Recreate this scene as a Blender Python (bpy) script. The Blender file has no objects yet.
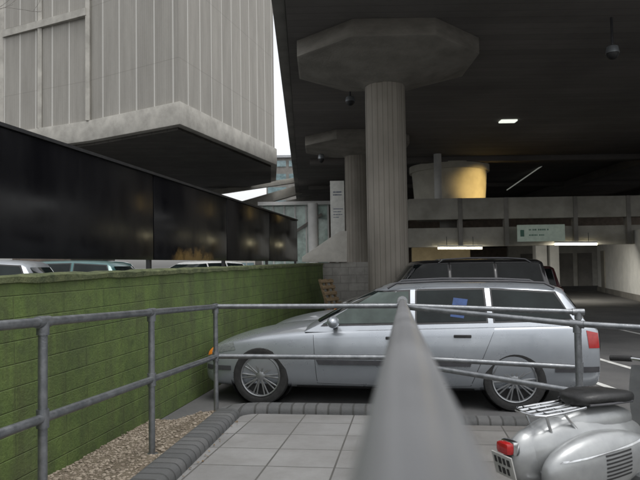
import bpy, bmesh, math, random
from mathutils import Vector, Matrix
from mathutils.bvhtree import BVHTree
random.seed(7)
rad=math.radians
S=bpy.context.scene
COL=S.collection
# ------------------------------------------------------------ camera
CAMZ=1.63; F=622.0
pitch=rad(2.25); roll=rad(0.9)
fw=Vector((0,math.cos(pitch),math.sin(pitch))); r0=Vector((1,0,0)); u0=Vector((0,-math.sin(pitch),math.cos(pitch)))
up=math.cos(roll)*u0+math.sin(roll)*r0; rt=math.cos(roll)*r0-math.sin(roll)*u0
camd=bpy.data.cameras.new('camera'); cam=bpy.data.objects.new('camera',camd); COL.objects.link(cam)
M=Matrix((rt,up,-fw)).transposed().to_4x4(); M.translation=Vector((0,0,CAMZ)); cam.matrix_world=M
camd.sensor_width=36; camd.lens=36*F/640; camd.clip_end=2000; camd.clip_start=.02
camd.dof.use_dof=True; camd.dof.focus_distance=7; camd.dof.aperture_fstop=5.2
S.camera=cam
def ray(px,py): return fw*F+rt*(px-320)+up*(240-py)
def P(px,py,Y):
    d=ray(px,py); return Vector((0,0,CAMZ))+d*(Y/d.y)
def Pz(px,py,z):
    d=ray(px,py); return Vector((0,0,CAMZ))+d*((z-CAMZ)/d.z)
# ------------------------------------------------------------ world
w=bpy.data.worlds.new('World'); S.world=w; w.use_nodes=True
nt=w.node_tree; bg=nt.nodes['Background']
sky=nt.nodes.new('ShaderNodeTexSky'); sky.sky_type='NISHITA'; sky.sun_disc=False
sd=Vector((.16,-.26,.95)).normalized()
sky.sun_elevation=math.asin(sd.z); sky.sun_rotation=math.atan2(sd.x,sd.y); sky.air_density=1.2; sky.dust_density=3
hs=nt.nodes.new('ShaderNodeHueSaturation'); hs.inputs['Saturation'].default_value=.12; hs.inputs['Value'].default_value=1.75
nt.links.new(sky.outputs[0],hs.inputs['Color']); nt.links.new(hs.outputs[0],bg.inputs[0]); bg.inputs[1].default_value=.15
ld=bpy.data.lights.new('sun','SUN'); ld.energy=.8; ld.angle=rad(26); ld.color=(1,.98,.95)
lo=bpy.data.objects.new('sun',ld); COL.objects.link(lo); lo.rotation_euler=sd.to_track_quat('Z','Y').to_euler()
S.view_settings.view_transform='Standard'; S.view_settings.look='None'; S.view_settings.exposure=0
# ------------------------------------------------------------ materials
def newmat(name):
    m=bpy.data.materials.new(name); m.use_nodes=True; t=m.node_tree; return m,t,t.nodes['Principled BSDF']
def c4(c): return (c[0],c[1],c[2],1)
def node(t,ty,**k):
    n=t.nodes.new(ty)
    for a,b in k.items(): setattr(n,a,b)
    return n
def ramp(t,src,c1,c2,a=.35,b=.65):
    r=node(t,'ShaderNodeValToRGB'); e=r.color_ramp.elements
    e[0].position=a; e[0].color=c4(c1); e[1].position=b; e[1].color=c4(c2); t.links.new(src,r.inputs[0]); return r.outputs[0]
def noise(t,vec,scale,detail=6,rough=.6):
    n=node(t,'ShaderNodeTexNoise'); n.inputs['Scale'].default_value=scale; n.inputs['Detail'].default_value=detail; n.inputs['Roughness'].default_value=rough
    t.links.new(vec,n.inputs['Vector']); return n.outputs['Fac']
def coords(t,stretch=(1,1,1),kind='Object'):
    tc=node(t,'ShaderNodeTexCoord'); mp=node(t,'ShaderNodeMapping'); mp.inputs['Scale'].default_value=stretch
    t.links.new(tc.outputs[kind],mp.inputs[0]); return mp.outputs[0]
def mixc(t,fac,a,b,mode='MIX'):
    m=node(t,'ShaderNodeMix',data_type='RGBA',blend_type=mode)
    if isinstance(fac,(int,float)): m.inputs[0].default_value=fac
    else: t.links.new(fac,m.inputs[0])
    for v,i in ((a,6),(b,7)):
        if isinstance(v,tuple): m.inputs[i].default_value=c4(v)
        else: t.links.new(v,m.inputs[i])
    return m.outputs[2]
def math_(t,op,a,b=0):
    m=node(t,'ShaderNodeMath',operation=op)
    for v,i in ((a,0),(b,1)):
        if isinstance(v,(int,float)): m.inputs[i].default_value=v
        else: t.links.new(v,m.inputs[i])
    return m.outputs[0]
def addbump(t,bs,h,strength=.3,dist=.02):
    b=node(t,'ShaderNodeBump'); b.inputs['Strength'].default_value=strength; b.inputs['Distance'].default_value=dist
    t.links.new(h,b.inputs['Height']); t.links.new(b.outputs[0],bs.inputs['Normal'])
def mat(name,c1,c2=None,scale=4,rough=.7,metal=0,bump=0,bscale=60,stretch=(1,1,1),coat=0,emis=None,es=0,rv=0):
    m,t,bs=newmat(name)
    if c2 is None: c2=tuple(min(1,x*1.18+.002) for x in c1)
    v=coords(t,stretch); n=noise(t,v,scale)
    t.links.new(ramp(t,n,c1,c2),bs.inputs['Base Color'])
    bs.inputs['Roughness'].default_value=rough; bs.inputs['Metallic'].default_value=metal
    if rv:
        t.links.new(ramp(t,noise(t,v,scale*2.3),(rough-rv,)*3,(rough+rv,)*3),bs.inputs['Roughness'])
    if coat: bs.inputs['Coat Weight'].default_value=coat; bs.inputs['Coat Roughness'].default_value=.06
    if bump: addbump(t,bs,noise(t,v,bscale),bump)
    if emis: bs.inputs['Emission Color'].default_value=c4(emis); bs.inputs['Emission Strength'].default_value=es
    return m
def boardmat(name,c1,c2,axis,width,stretch=(1,1,1),line=.06,dark=.6,bump=.5):
    m,t,bs=newmat(name)
    v=coords(t); sp=node(t,'ShaderNodeSeparateXYZ'); t.links.new(v,sp.inputs[0])
    a=sp.outputs[axis]; d=math_(t,'DIVIDE',a,width); fr=math_(t,'FRACT',d); fl=math_(t,'FLOOR',d)
    wn=node(t,'ShaderNodeTexWhiteNoise',noise_dimensions='1D'); t.links.new(fl,wn.inputs['W'])
    ln=math_(t,'LESS_THAN',fr,line)
    v2=coords(t,stretch); n=noise(t,v2,1.2,8,.65); n2=noise(t,v2,9,5); n3=noise(t,coords(t),.35,5,.6)
    c=ramp(t,n,c1,c2,.3,.7)
    c=mixc(t,math_(t,'MULTIPLY',wn.outputs['Value'],.35),c,tuple(x*.6 for x in c1))
    c=mixc(t,math_(t,'MULTIPLY',n2,.35),c,tuple(x*.7 for x in c1))
    c=mixc(t,ramp(t,n3,(.5,)*3,(0,0,0),.35,.6),c,tuple(x*.5 for x in c1))
    c=mixc(t,math_(t,'MULTIPLY',ln,dark),c,tuple(x*.25 for x in c1))
    t.links.new(c,bs.inputs['Base Color']); bs.inputs['Roughness'].default_value=.85
    h=math_(t,'SUBTRACT',math_(t,'ADD',math_(t,'MULTIPLY',wn.outputs['Value'],.5),math_(t,'MULTIPLY',n2,.4)),ln)
    addbump(t,bs,h,bump,.015)
    return m
def brickmat(name,c1,c2,mo,bw,bh,ms,swap=False,rough=.8,dirt=(.05,.045,.04),dirtamt=.3,bump=.4,moss=None,offset=.5,msmooth=.2):
    m,t,bs=newmat(name)
    tc=node(t,'ShaderNodeTexCoord'); v=tc.outputs['Object']
    if swap:
        sp=node(t,'ShaderNodeSeparateXYZ'); t.links.new(v,sp.inputs[0]); cb=node(t,'ShaderNodeCombineXYZ')
        t.links.new(sp.outputs[0],cb.inputs[0]); t.links.new(sp.outputs[2],cb.inputs[1]); v=cb.outputs[0]
    b=node(t,'ShaderNodeTexBrick'); b.offset=offset
    b.inputs['Color1'].default_value=c4(c1); b.inputs['Color2'].default_value=c4(c2); b.inputs['Mortar'].default_value=c4(mo)
    b.inputs['Scale'].default_value=1; b.inputs['Brick Width'].default_value=bw; b.inputs['Row Height'].default_value=bh
    b.inputs['Mortar Size'].default_value=ms; b.inputs['Mortar Smooth'].default_value=msmooth; b.inputs['Bias'].default_value=0
    t.links.new(v,b.inputs['Vector'])
    o=tc.outputs['Object']; n=noise(t,o,1.3,8,.7); n2=noise(t,o,22,5,.6)
    c=b.outputs['Color']
    if moss:
        g1,g2,amt=moss
        mc=ramp(t,noise(t,o,3.2,9,.8),g1,g2,.33,.66)
        br=ramp(t,noise(t,o,2.0,6,.6),(amt,)*3,(amt*.1,)*3,.4,.62)
        mk=ramp(t,noise(t,o,1.6,7,.65),(.6,)*3,(.98,)*3,.33,.5)
        mk2=math_(t,'MULTIPLY',mk,math_(t,'SUBTRACT',1,math_(t,'MULTIPLY',b.outputs['Fac'],br)))
        c=mixc(t,mk2,c,mc)
        c=mixc(t,ramp(t,noise(t,o,14,7,.75),(0,)*3,(.55,)*3,.52,.68),c,tuple(x*.45 for x in g1))
        mp=node(t,'ShaderNodeMapping'); mp.inputs['Scale'].default_value=(3,1,.35); t.links.new(o,mp.inputs[0])
        c=mixc(t,ramp(t,noise(t,mp.outputs[0],1.5,7,.7),(.55,)*3,(0,)*3,.36,.54),c,(.055,.055,.028))
    dk=ramp(t,n,(dirtamt,)*3,(0,0,0),.35,.6)
    c=mixc(t,dk,c,dirt)
    c=mixc(t,math_(t,'MULTIPLY',n2,.25),c,tuple(x*.55 for x in (moss[0] if moss else c1)))
    t.links.new(c,bs.inputs['Base Color']); bs.inputs['Roughness'].default_value=rough
    h=math_(t,'SUBTRACT',math_(t,'MULTIPLY',noise(t,o,45,6,.7),.5),math_(t,'MULTIPLY',b.outputs['Fac'],.3 if moss else 1))
    addbump(t,bs,h,bump,.02)
    return m
def facademat(name,c1,c2,lightc,pitch_,lw,ribs=.13):
    m,t,bs=newmat(name)
    uv=node(t,'ShaderNodeTexCoord'); sp=node(t,'ShaderNodeSeparateXYZ'); t.links.new(uv.outputs['UV'],sp.inputs[0])
    u=sp.outputs[0]
    fr=math_(t,'FRACT',math_(t,'DIVIDE',u,pitch_)); ln=math_(t,'LESS_THAN',fr,lw/pitch_)
    fr2=math_(t,'FRACT',math_(t,'DIVIDE',u,ribs)); rb=math_(t,'LESS_THAN',fr2,.35)
    hr=math_(t,'LESS_THAN',math_(t,'FRACT',math_(t,'DIVIDE',sp.outputs[1],3.4)),.010)
    wn=node(t,'ShaderNodeTexWhiteNoise',noise_dimensions='1D'); t.links.new(math_(t,'FLOOR',math_(t,'DIVIDE',u,pitch_)),wn.inputs['W'])
    mp=node(t,'ShaderNodeMapping'); mp.inputs['Scale'].default_value=(1,.12,1); t.links.new(uv.outputs['UV'],mp.inputs[0])
    st=noise(t,mp.outputs[0],2.2,8,.65)
    mp2=node(t,'ShaderNodeMapping'); mp2.inputs['Scale'].default_value=(1,.5,1); t.links.new(uv.outputs['UV'],mp2.inputs[0])
    n2=noise(t,mp2.outputs[0],9,6,.7)
    c=ramp(t,st,c1,c2,.3,.68)
    c=mixc(t,math_(t,'MULTIPLY',n2,.25),c,tuple(x*.6 for x in c1))
    c=mixc(t,math_(t,'MULTIPLY',wn.outputs['Value'],.18),c,tuple(x*.6 for x in c1))
    c=mixc(t,math_(t,'MULTIPLY',rb,.12),c,tuple(x*.45 for x in c1))
    c=mixc(t,math_(t,'MULTIPLY',ln,.9),c,lightc)
    c=mixc(t,math_(t,'MULTIPLY',hr,.25),c,tuple(x*.4 for x in c1))
    t.links.new(c,bs.inputs['Base Color']); bs.inputs['Roughness'].default_value=.9
    addbump(t,bs,math_(t,'SUBTRACT',math_(t,'ADD',ln,n2),math_(t,'MULTIPLY',rb,.4)),.35,.02)
    return m
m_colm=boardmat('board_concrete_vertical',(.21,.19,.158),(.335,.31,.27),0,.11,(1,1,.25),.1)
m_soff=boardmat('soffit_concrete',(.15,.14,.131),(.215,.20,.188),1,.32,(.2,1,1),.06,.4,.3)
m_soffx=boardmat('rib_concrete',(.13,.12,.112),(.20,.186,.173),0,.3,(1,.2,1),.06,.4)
m_conc=mat('concrete_pale',(.30,.288,.258),(.44,.422,.38),1.5,.85,bump=.3,bscale=18)
m_concd=mat('concrete_dark',(.14,.135,.123),(.22,.21,.192),1.1,.85,bump=.3,bscale=18)
m_gal=mat('gallery_concrete',(.23,.222,.195),(.34,.328,.29),1.2,.85,bump=.3)
m_fac=facademat('ribbed_facade',(.275,.262,.235),(.37,.355,.32),(.53,.515,.48),1.1,.075)
m_asph=mat('asphalt',(.07,.07,.071),(.115,.113,.11),.9,.9,bump=.5,bscale=180)
m_terr=mat('tarmac_road',(.06,.06,.06),(.09,.09,.088),.8,.9,bump=.3,bscale=120)
m_pave=brickmat('paving_slabs',(.175,.175,.172),(.215,.214,.208),(.05,.048,.042),.45,.45,.007,dirt=(.10,.094,.085),dirtamt=.55,bump=.25,offset=0)
m_pave2=brickmat('worn_paving',(.15,.146,.138),(.19,.185,.175),(.05,.048,.042),.45,.45,.008,dirt=(.09,.08,.07),dirtamt=.6,bump=.3,offset=0)
m_kerb=brickmat('kerb_brick',(.068,.071,.073),(.115,.115,.115),(.03,.03,.028),.115,2.0,.010,dirt=(.045,.045,.04),dirtamt=.5,bump=.5,offset=0)
m_kerbs=brickmat('kerb_brick_side',(.068,.071,.073),(.11,.11,.11),(.03,.03,.03),2.5,.115,.010,dirt=(.045,.045,.04),dirtamt=.5,bump=.5,offset=0)
m_moss=brickmat('mossy_blocks',(.11,.115,.06),(.135,.14,.08),(.045,.06,.022),.62,.16,.007,swap=True,dirt=(.04,.055,.02),dirtamt=.5,moss=((.062,.105,.024),(.140,.200,.048),.38),bump=1.0,msmooth=1.0)
m_ash=brickmat('pale_blockwork',(.27,.26,.235),(.33,.32,.29),(.20,.19,.17),.45,.22,.009,swap=True,dirtamt=.5)
def hoardmat():
    m,t,bs=newmat('black_hoarding'); v=coords(t)
    sp=node(t,'ShaderNodeSeparateXYZ'); t.links.new(v,sp.inputs[0])
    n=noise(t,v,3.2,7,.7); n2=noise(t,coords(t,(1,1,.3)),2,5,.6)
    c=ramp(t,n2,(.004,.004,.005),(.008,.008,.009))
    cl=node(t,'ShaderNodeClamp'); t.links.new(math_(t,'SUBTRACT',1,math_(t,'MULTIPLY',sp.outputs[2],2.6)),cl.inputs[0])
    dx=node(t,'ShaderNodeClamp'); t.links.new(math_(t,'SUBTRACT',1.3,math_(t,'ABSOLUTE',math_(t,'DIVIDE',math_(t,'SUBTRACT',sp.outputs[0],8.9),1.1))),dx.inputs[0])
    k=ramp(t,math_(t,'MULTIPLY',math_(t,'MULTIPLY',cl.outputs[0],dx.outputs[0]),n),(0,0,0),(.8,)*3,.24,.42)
    c=mixc(t,k,c,(.20,.13,.05))  # warm golden reflection painted into the colour low on one panel
    t.links.new(c,bs.inputs['Base Color'])
    t.links.new(ramp(t,n2,(.14,)*3,(.26,)*3),bs.inputs['Roughness'])
    bs.inputs['Specular IOR Level'].default_value=.3
    addbump(t,bs,n2,.04,.02); return m
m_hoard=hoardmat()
m_rail=mat('galvanised_rail',(.16,.17,.18),(.25,.26,.27),14,.38,.75,bump=.12,bscale=120,rv=.1)
m_railn=mat('worn_painted_rail',(.26,.265,.275),(.33,.335,.345),4,.36,.6,bump=.03,bscale=90,rv=.05,stretch=(1,.35,1))
m_grav=mat('gravel_soil',(.10,.078,.052),(.22,.18,.13),40,.95,bump=.9,bscale=90)
m_stone=mat('pebble',(.15,.12,.09),(.31,.265,.21),9,.85)
m_leaf=mat('dead_leaf',(.08,.05,.025),(.15,.10,.045),9,.8)
m_rub=mat('rubber',(.012,.012,.012),(.022,.022,.022),20,.75,bump=.2)
m_dark=mat('dark_plastic',(.014,.014,.015),(.024,.024,.025),20,.5)
m_trim=mat('grey_trim',(.04,.04,.045),(.06,.06,.065),8,.45)
m_silver=mat('silver_paint',(.32,.345,.375),(.36,.385,.415),2,.3,.55,coat=.6,rv=.04)
m_silver2=mat('silver_paint_dull',(.26,.28,.30),(.30,.32,.34),3,.35,.5,coat=.5)
m_blackp=mat('black_paint',(.008,.008,.009),(.014,.014,.015),3,.22,.2,coat=.7)
m_maroon=mat('maroon_paint',(.03,.007,.008),(.045,.010,.011),3,.25,.2,coat=.7)
m_teal=mat('teal_paint',(.03,.10,.10),(.04,.12,.12),3,.3,.3,coat=.8)
m_whitep=mat('white_paint',(.55,.56,.55),(.62,.63,.62),3,.3,0,coat=.6)
m_alloy=mat('alloy',(.27,.28,.29),(.36,.37,.38),12,.38,.8)
m_chrome=mat('chrome',(.55,.56,.57),(.66,.67,.68),12,.16,1.0)
m_red=mat('red_lens',(.28,.010,.010),(.36,.015,.015),30,.2,coat=.5)
m_orange=mat('orange_lens',(.75,.22,.02),(.8,.26,.03),30,.3)
m_lens=mat('clear_lens',(.25,.27,.29),(.42,.44,.46),40,.12,.6,coat=1)
m_blue=mat('blue_cloth',(.010,.035,.12),(.02,.06,.19),12,.6)
def glassmat(name,tint,spec=.5,rough=.04):
    m,t,bs=newmat(name)
    v=coords(t); t.links.new(ramp(t,noise(t,v,2.5,4),tint,tuple(x*1.8+.003 for x in tint)),bs.inputs['Base Color'])
    bs.inputs['Roughness'].default_value=rough; bs.inputs['IOR'].default_value=1.5; bs.inputs['Specular IOR Level'].default_value=spec
    return m
m_glass=glassmat('car_glass',(.005,.008,.008),.22)
m_glassd=glassmat('dark_car_glass',(.003,.004,.004),.15)
m_glassp=glassmat('car_glass_pale',(.035,.047,.042),.35)
m_glassl=glassmat('office_glass',(.12,.17,.18))
m_glassg=glassmat('greenish_glass',(.30,.38,.35))
m_seat=mat('seat_vinyl',(.01,.01,.01),(.02,.02,.02),18,.42,bump=.15)
m_cream=mat('scooter_paint',(.27,.28,.285),(.35,.36,.36),6,.36,.5,coat=.35,rv=.06)
m_white=mat('white_wall_paint',(.58,.585,.57),(.70,.70,.68),2,.8)
m_drum=mat('cream_plaster',(.50,.48,.41),(.60,.58,.50),2,.8)
m_warm=mat('ochre_plaster',(.36,.29,.17),(.46,.37,.22),2,.8)
m_line=mat('road_paint',(.42,.42,.40),(.70,.70,.67),9,.8)
m_wood=mat('pallet_wood',(.17,.12,.065),(.30,.22,.13),6,.85,stretch=(1,1,6),bump=.3)
m_bark=mat('bark',(.16,.145,.13),(.28,.26,.235),9,.9,bump=.5)
m_tube=mat('lit_tube',(.9,.85,.6),None,5,.5,emis=(1,.88,.55),es=9)
m_tubew=mat('lit_ceiling_panel',(.8,.8,.75),None,5,.5,emis=(.9,.95,.85),es=1.0)
m_tubed=mat('dull_ceiling_tube',(.5,.5,.46),None,5,.5,emis=(.9,.95,.85),es=.15)
m_signg=mat('sign_face',(.34,.40,.35),(.42,.49,.42),5,.6,emis=(.6,.75,.62),es=.06)
m_signw=mat('notice_face',(.45,.45,.42),(.56,.56,.52),5,.6)
m_ink=mat('sign_ink',(.05,.14,.10),(.06,.16,.12),5,.6)
m_ink2=mat('notice_ink',(.04,.06,.12),(.05,.08,.15),5,.6)
m_plate=mat('plate_yellow',(.5,.42,.08),(.6,.5,.1),5,.4)
m_platew=mat('scooter_plate_face',(.32,.32,.30),(.44,.44,.42),9,.5)
m_brick=mat('brown_brick',(.15,.12,.095),(.23,.185,.15),3,.85,bump=.3)
m_offw=mat('shaded_off_white',(.33,.325,.30),(.46,.45,.41),1.4,.85)  # duller white wall paint, undercroft shade put into the base colour
m_farc=mat('far_concrete',(.30,.31,.32),(.42,.43,.44),.4,.9)
m_colc=mat('capital_concrete',(.17,.157,.137),(.255,.24,.21),1.6,.85,bump=.5,bscale=20,stretch=(1,1,3))
# ------------------------------------------------------------ mesh builder
ORG={}
class MB:
    def __init__(s): s.v=[]; s.f=[]; s.uv=[]; s.mi=[]
    def add(s,vs,fs,uvs=None,mi=0):
        b=len(s.v); s.v+= [Vector(x) for x in vs]
        for i,f in enumerate(fs):
            s.f.append([b+k for k in f]); s.uv.append(uvs[i] if uvs else None); s.mi.append(mi)
        return s
    def box(s,c,d,m=None,mi=0):
        c=Vector(c); x,y,z=[q/2 for q in d]
        vs=[Vector((a*x,b*y,e*z)) for e in(-1,1) for b in(-1,1) for a in(-1,1)]
        if m: vs=[m@q for q in vs]
        return s.add([c+q for q in vs],[(0,2,3,1),(4,5,7,6),(0,1,5,4),(2,6,7,3),(0,4,6,2),(1,3,7,5)],mi=mi)
    def beam(s,p,q,w_,h,mi=0):
        p=Vector(p);q=Vector(q);d=q-p; L=d.length; d.normalize()
        sx=d.cross(Vector((0,0,1)));
        if sx.length<1e-4: sx=Vector((1,0,0))
        sx.normalize(); uz=sx.cross(d)
        m=Matrix((sx,d,uz)).transposed()
        return s.box((p+q)/2,(w_,L,h),m,mi)
    def tube(s,pts,r,n=12,cap=True):
        pts=[Vector(p) for p in pts]; k=len(pts); rr=r if isinstance(r,(list,tuple)) else [r]*k
        vs=[];prev=None
        for i,p in enumerate(pts):
            t=(pts[min(i+1,k-1)]-pts[max(i-1,0)]).normalized()
            if prev is None:
                a=Vector((0,0,1)) if abs(t.z)<.9 else Vector((1,0,0)); nn=(a-t*a.dot(t)).normalized()
            else: nn=(prev-t*prev.dot(t)).normalized()
            prev=nn; b=t.cross(nn)
            for j in range(n):
                an=2*math.pi*j/n; vs.append(p+(nn*math.cos(an)+b*math.sin(an))*rr[i])
        fs=[(i*n+j,i*n+(j+1)%n,(i+1)*n+(j+1)%n,(i+1)*n+j) for i in range(k-1) for j in range(n)]
        if cap: fs+=[tuple(range(n))[::-1],tuple((k-1)*n+j for j in range(n))]
        return s.add(vs,fs)
    def lathe(s,prof,n=32,m=None,c=(0,0,0),cap=True,ph=0):
        c=Vector(c); vs=[]
        for r,z in prof:
            for j in range(n):
                a=2*math.pi*(j+ph)/n; q=Vector((r*math.cos(a),r*math.sin(a),z)); vs.append(c+(m@q if m else q))
        k=len(prof); fs=[(i*n+j,i*n+(j+1)%n,(i+1)*n+(j+1)%n,(i+1)*n+j) for i in range(k-1) for j in range(n)]
        if cap: fs+=[tuple(range(n))[::-1],tuple((k-1)*n+j for j in range(n))]
        return s.add(vs,fs)
    def ell(s,c,r,n=20,k=12,fn=None,m=None):
        c=Vector(c);vs=[]
        for i in range(1,k):
            th=math.pi*i/k
            for j in range(n):
                a=2*math.pi*j/n
                q=Vector((-math.cos(th),math.sin(th)*math.cos(a),math.sin(th)*math.sin(a)))
                if fn: q=fn(q)
                q=Vector((q.x*r[0],q.y*r[1],q.z*r[2])); vs.append(c+(m@q if m else q))
        q0=Vector((-r[0],0,0)); q1=Vector((r[0],0,0))
        vs+= [c+(m@q0 if m else q0),c+(m@q1 if m else q1)]; A=len(vs)-2
        fs=[(i*n+j,i*n+(j+1)%n,(i+1)*n+(j+1)%n,(i+1)*n+j) for i in range(k-2) for j in range(n)]
        fs+=[(A,(j+1)%n,j) for j in range(n)]+[(A+1,(k-2)*n+j,(k-2)*n+(j+1)%n) for j in range(n)]
        return s.add(vs,fs)
    def prism(s,poly,z0,z1,mi=0):
        n=len(poly); vs=[Vector((p[0],p[1],z0)) for p in poly]+[Vector((p[0],p[1],z1)) for p in poly]
        return s.add(vs,[tuple(range(n))[::-1],tuple(range(n,2*n))]+[(i,(i+1)%n,n+(i+1)%n,n+i) for i in range(n)],mi=mi)
    def wall(s,p,q,z0,z1,u0=0,mi=0):
        L=(Vector(q[:2])-Vector(p[:2])).length
        return s.add([(p[0],p[1],z0),(q[0],q[1],z0),(q[0],q[1],z1),(p[0],p[1],z1)],[(0,1,2,3)],[[(u0,z0),(u0+L,z0),(u0+L,z1),(u0,z1)]],mi)
    def build(s,name,m,parent=None,smooth=False,bevel=0,fix=True,ang=35):
        off=Vector((0,0,0))
        if parent is not None and parent.name in ORG: off=ORG[parent.name]
        me=bpy.data.meshes.new(name); me.from_pydata([tuple(v-off) for v in s.v],[],s.f); 
        for mm in (m if isinstance(m,(list,tuple)) else [m]): me.materials.append(mm)
        me.polygons.foreach_set('material_index',s.mi)
        if any(s.uv):
            ul=me.uv_layers.new(name='UVMap')
            for p,u in zip(me.polygons,s.uv):
                if u:
                    for li,uvv in zip(p.loop_indices,u): ul.data[li].uv=uvv
        me.update()
        if fix and not any(s.uv):
            bm=bmesh.new(); bm.from_mesh(me); bmesh.ops.recalc_face_normals(bm,faces=bm.faces[:]); 
            if bevel:
                eds=[e for e in bm.edges if len(e.link_faces)==2 and e.calc_face_angle(0)>rad(30)]
                bmesh.ops.bevel(bm,geom=eds,offset=bevel,segments=2,affect='EDGES',profile=.6)
            bm.to_mesh(me); bm.free()
        if smooth or bevel:
            me.polygons.foreach_set('use_smooth',[True]*len(me.polygons)); me.set_sharp_from_angle(angle=rad(ang))
        o=bpy.data.objects.new(name,me); COL.objects.link(o)
        if parent is not None:
            o.parent=parent
            if parent.name in ORG: ORG[o.name]=ORG[parent.name]
        return o
def tag(o,label=None,cat=None,group=None,kind=None):
    if label: o['label']=label
    if cat: o['category']=cat
    if group: o['group']=group
    if kind: o['kind']=kind
    return o
def thing(name,label,cat,loc=(0,0,0),rotz=0,group=None,world=True):
    o=bpy.data.objects.new(name,None); COL.objects.link(o); o.location=loc; o.rotation_euler=(0,0,rotz); o.empty_display_size=.1
    if world: ORG[o.name]=Vector(loc)
    return tag(o,label,cat,group)
def st(o): o['kind']='structure'; return o
# ------------------------------------------------------------ ground
TZ=.38
g=MB(); g.add([(-600,-60,0),(600,-60,0),(600,900,0),(-600,900,0)],[(0,1,2,3)]); st(g.build('ground',m_asph))
WS=.175; WB=2.95
def WX(Y,b=WB): return -b+WS*Y
t=MB(); t.prism([(WX(-8)-.15,-8),(WX(17)-.15,17),(WX(17)-.15,70),(-70,70),(-70,-8)],0.004,TZ); st(t.build('road',m_terr))
# ------------------------------------------------------------ ramp frame
th=math.atan(.1286); cs,sn=math.cos(th),math.sin(th); Z0=.49; SL=.043
def R(u,v,h=0): return Vector((u*cs+v*sn,-u*sn+v*cs,Z0-SL*v+h))
ML=-1.785; VB=5.88
def place_ramp(o):
    xa=Vector((cs,-sn,0)); ya=Vector((sn,cs,-SL)).normalized(); za=xa.cross(ya)
    m=Matrix((xa,ya,za)).transposed().to_4x4(); m.translation=Vector((0,0,Z0)); o.matrix_world=m; return o
def KU(v): return -1.475-.055*(v-3.3)
a=MB(); a.prism([(KU(-1.4),-1.4),(.10,-1.4),(.10,VB+.02),(KU(VB),VB+.02)],-.7,0); place_ramp(st(a.build('pavement',m_pave)))
def kerbprof(wd=.2,h0=-.7,h1=.075,r=.06):
    p=[(-wd/2,h0),(wd/2,h0)]
    for i in range(6): an=math.pi/2*i/5; p.append((wd/2-r+r*math.cos(an),h1-r+r*math.sin(an)))
    for i in range(6): an=math.pi/2+math.pi/2*i/5; p.append((-wd/2+r+r*math.cos(an),h1-r+r*math.sin(an)))
    return p
def sweep(mb,path,prof):
    k=len(path);n=len(prof);vs=[]
    for i,p in enumerate(path):
        p=Vector((p[0],p[1],0)); a_=Vector((*path[max(i-1,0)],0)); b_=Vector((*path[min(i+1,k-1)],0)); d=(b_-a_).normalized(); nn=Vector((d.y,-d.x,0))
        for y,z in prof: vs.append(p+nn*y+Vector((0,0,z)))
    fs=[(i*n+j,i*n+(j+1)%n,(i+1)*n+(j+1)%n,(i+1)*n+j) for i in range(k-1) for j in range(n)]
    fs+=[tuple(range(n)),tuple((k-1)*n+j for j in range(n))]
    mb.add(vs,fs)
rr=.28; kx=KU(VB-rr)
k=MB(); sweep(k,[(KU(-1.4),-1.4),(kx,VB-rr)],kerbprof(.235)); place_ramp(st(k.build('kerb',m_kerbs,smooth=True)))
k=MB(); arc=[(kx+rr-rr*math.cos(x),VB-rr+rr*math.sin(x)) for x in [math.pi/2*i/8 for i in range(9)]]
sweep(k,arc,kerbprof(.234)); place_ramp(st(k.build('kerb',m_kerb,smooth=True)))
k=MB(); sweep(k,[(kx+rr,VB),(.10,VB)],kerbprof(.232)); place_ramp(st(k.build('kerb',m_kerb,smooth=True)))
def flat(o):
    o.rotation_euler=(0,0,-th); return o
a=MB(); a.box((1.42,2.6,-.05),(2.55,6.9,.30)); flat(st(a.build('pavement',m_pave2)))
k=MB(); sweep(k,[(.14,6.14),(2.55,6.14)],kerbprof(.22,-.1,.15)); flat(st(k.build('kerb',m_kerb,smooth=True)))
# ------------------------------------------------------------ gravel bank
a=MB(); rows=34; cols=12; vs=[];fs=[]
for i in range(rows+1):
    v=-1.4+(7.75)*i/rows; e=R(KU(min(v,VB))-.09,v)
    Y=e.y; wx=WX(Y)
    for j in range(cols+1):
        q=j/cols; x=e.x*(1-q)+wx*q; z0=max(.02,(Z0-SL*v+.02)) if v<5.9 else max(.02,.25-(v-5.9)*.8); zf=.05
        z=z0+(zf-z0)*(q**1.2)+random.uniform(-.010,.010)
        vs.append((x,Y,max(z,.006)))
for i in range(rows):
    for j in range(cols): A=i*(cols+1)+j; fs.append((A,A+1,A+cols+2,A+cols+1))
a.add(vs,fs); st(a.build('gravel_bed',m_grav,smooth=True,ang=60))
bv=BVHTree.FromPolygons([Vector(x) for x in vs],fs)
a=MB()
for i in range(7000):
    Y=random.uniform(2.6,7.2); x=random.uniform(WX(Y)+.02,-.3)
    h=bv.ray_cast(Vector((x,Y,3)),Vector((0,0,-1)))
    if h[0] is None: continue
    s_=random.uniform(.005,.013)*(1.5 if random.random()<.06 else 1); p=h[0]
    a.ell((p.x,p.y,p.z+s_*.2),(s_*random.uniform(.8,1.4),s_*random.uniform(.8,1.3),s_*.6),5,4)
so=a.build('loose_gravel',m_stone,smooth=True,ang=80); tag(so,'loose brown gravel and stones between the kerb and the mossy wall','gravel',kind='stuff')
a=MB()
for i in range(36):
    v=random.uniform(1.5,5.7); pz_=R(KU(v)+.125+abs(random.gauss(0,.03)),v,.006)
    s_=random.uniform(.008,.016); an=random.uniform(0,6.28); c_,s__=math.cos(an)*s_,math.sin(an)*s_
    a.add([(pz_.x+c_,pz_.y+s__,pz_.z+.004),(pz_.x-s__*.6,pz_.y+c_*.6,pz_.z+.001),(pz_.x-c_,pz_.y-s__,pz_.z+random.uniform(0,.012)),(pz_.x+s__*.6,pz_.y-c_*.6,pz_.z+.002)],[(0,1,2,3)])
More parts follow.
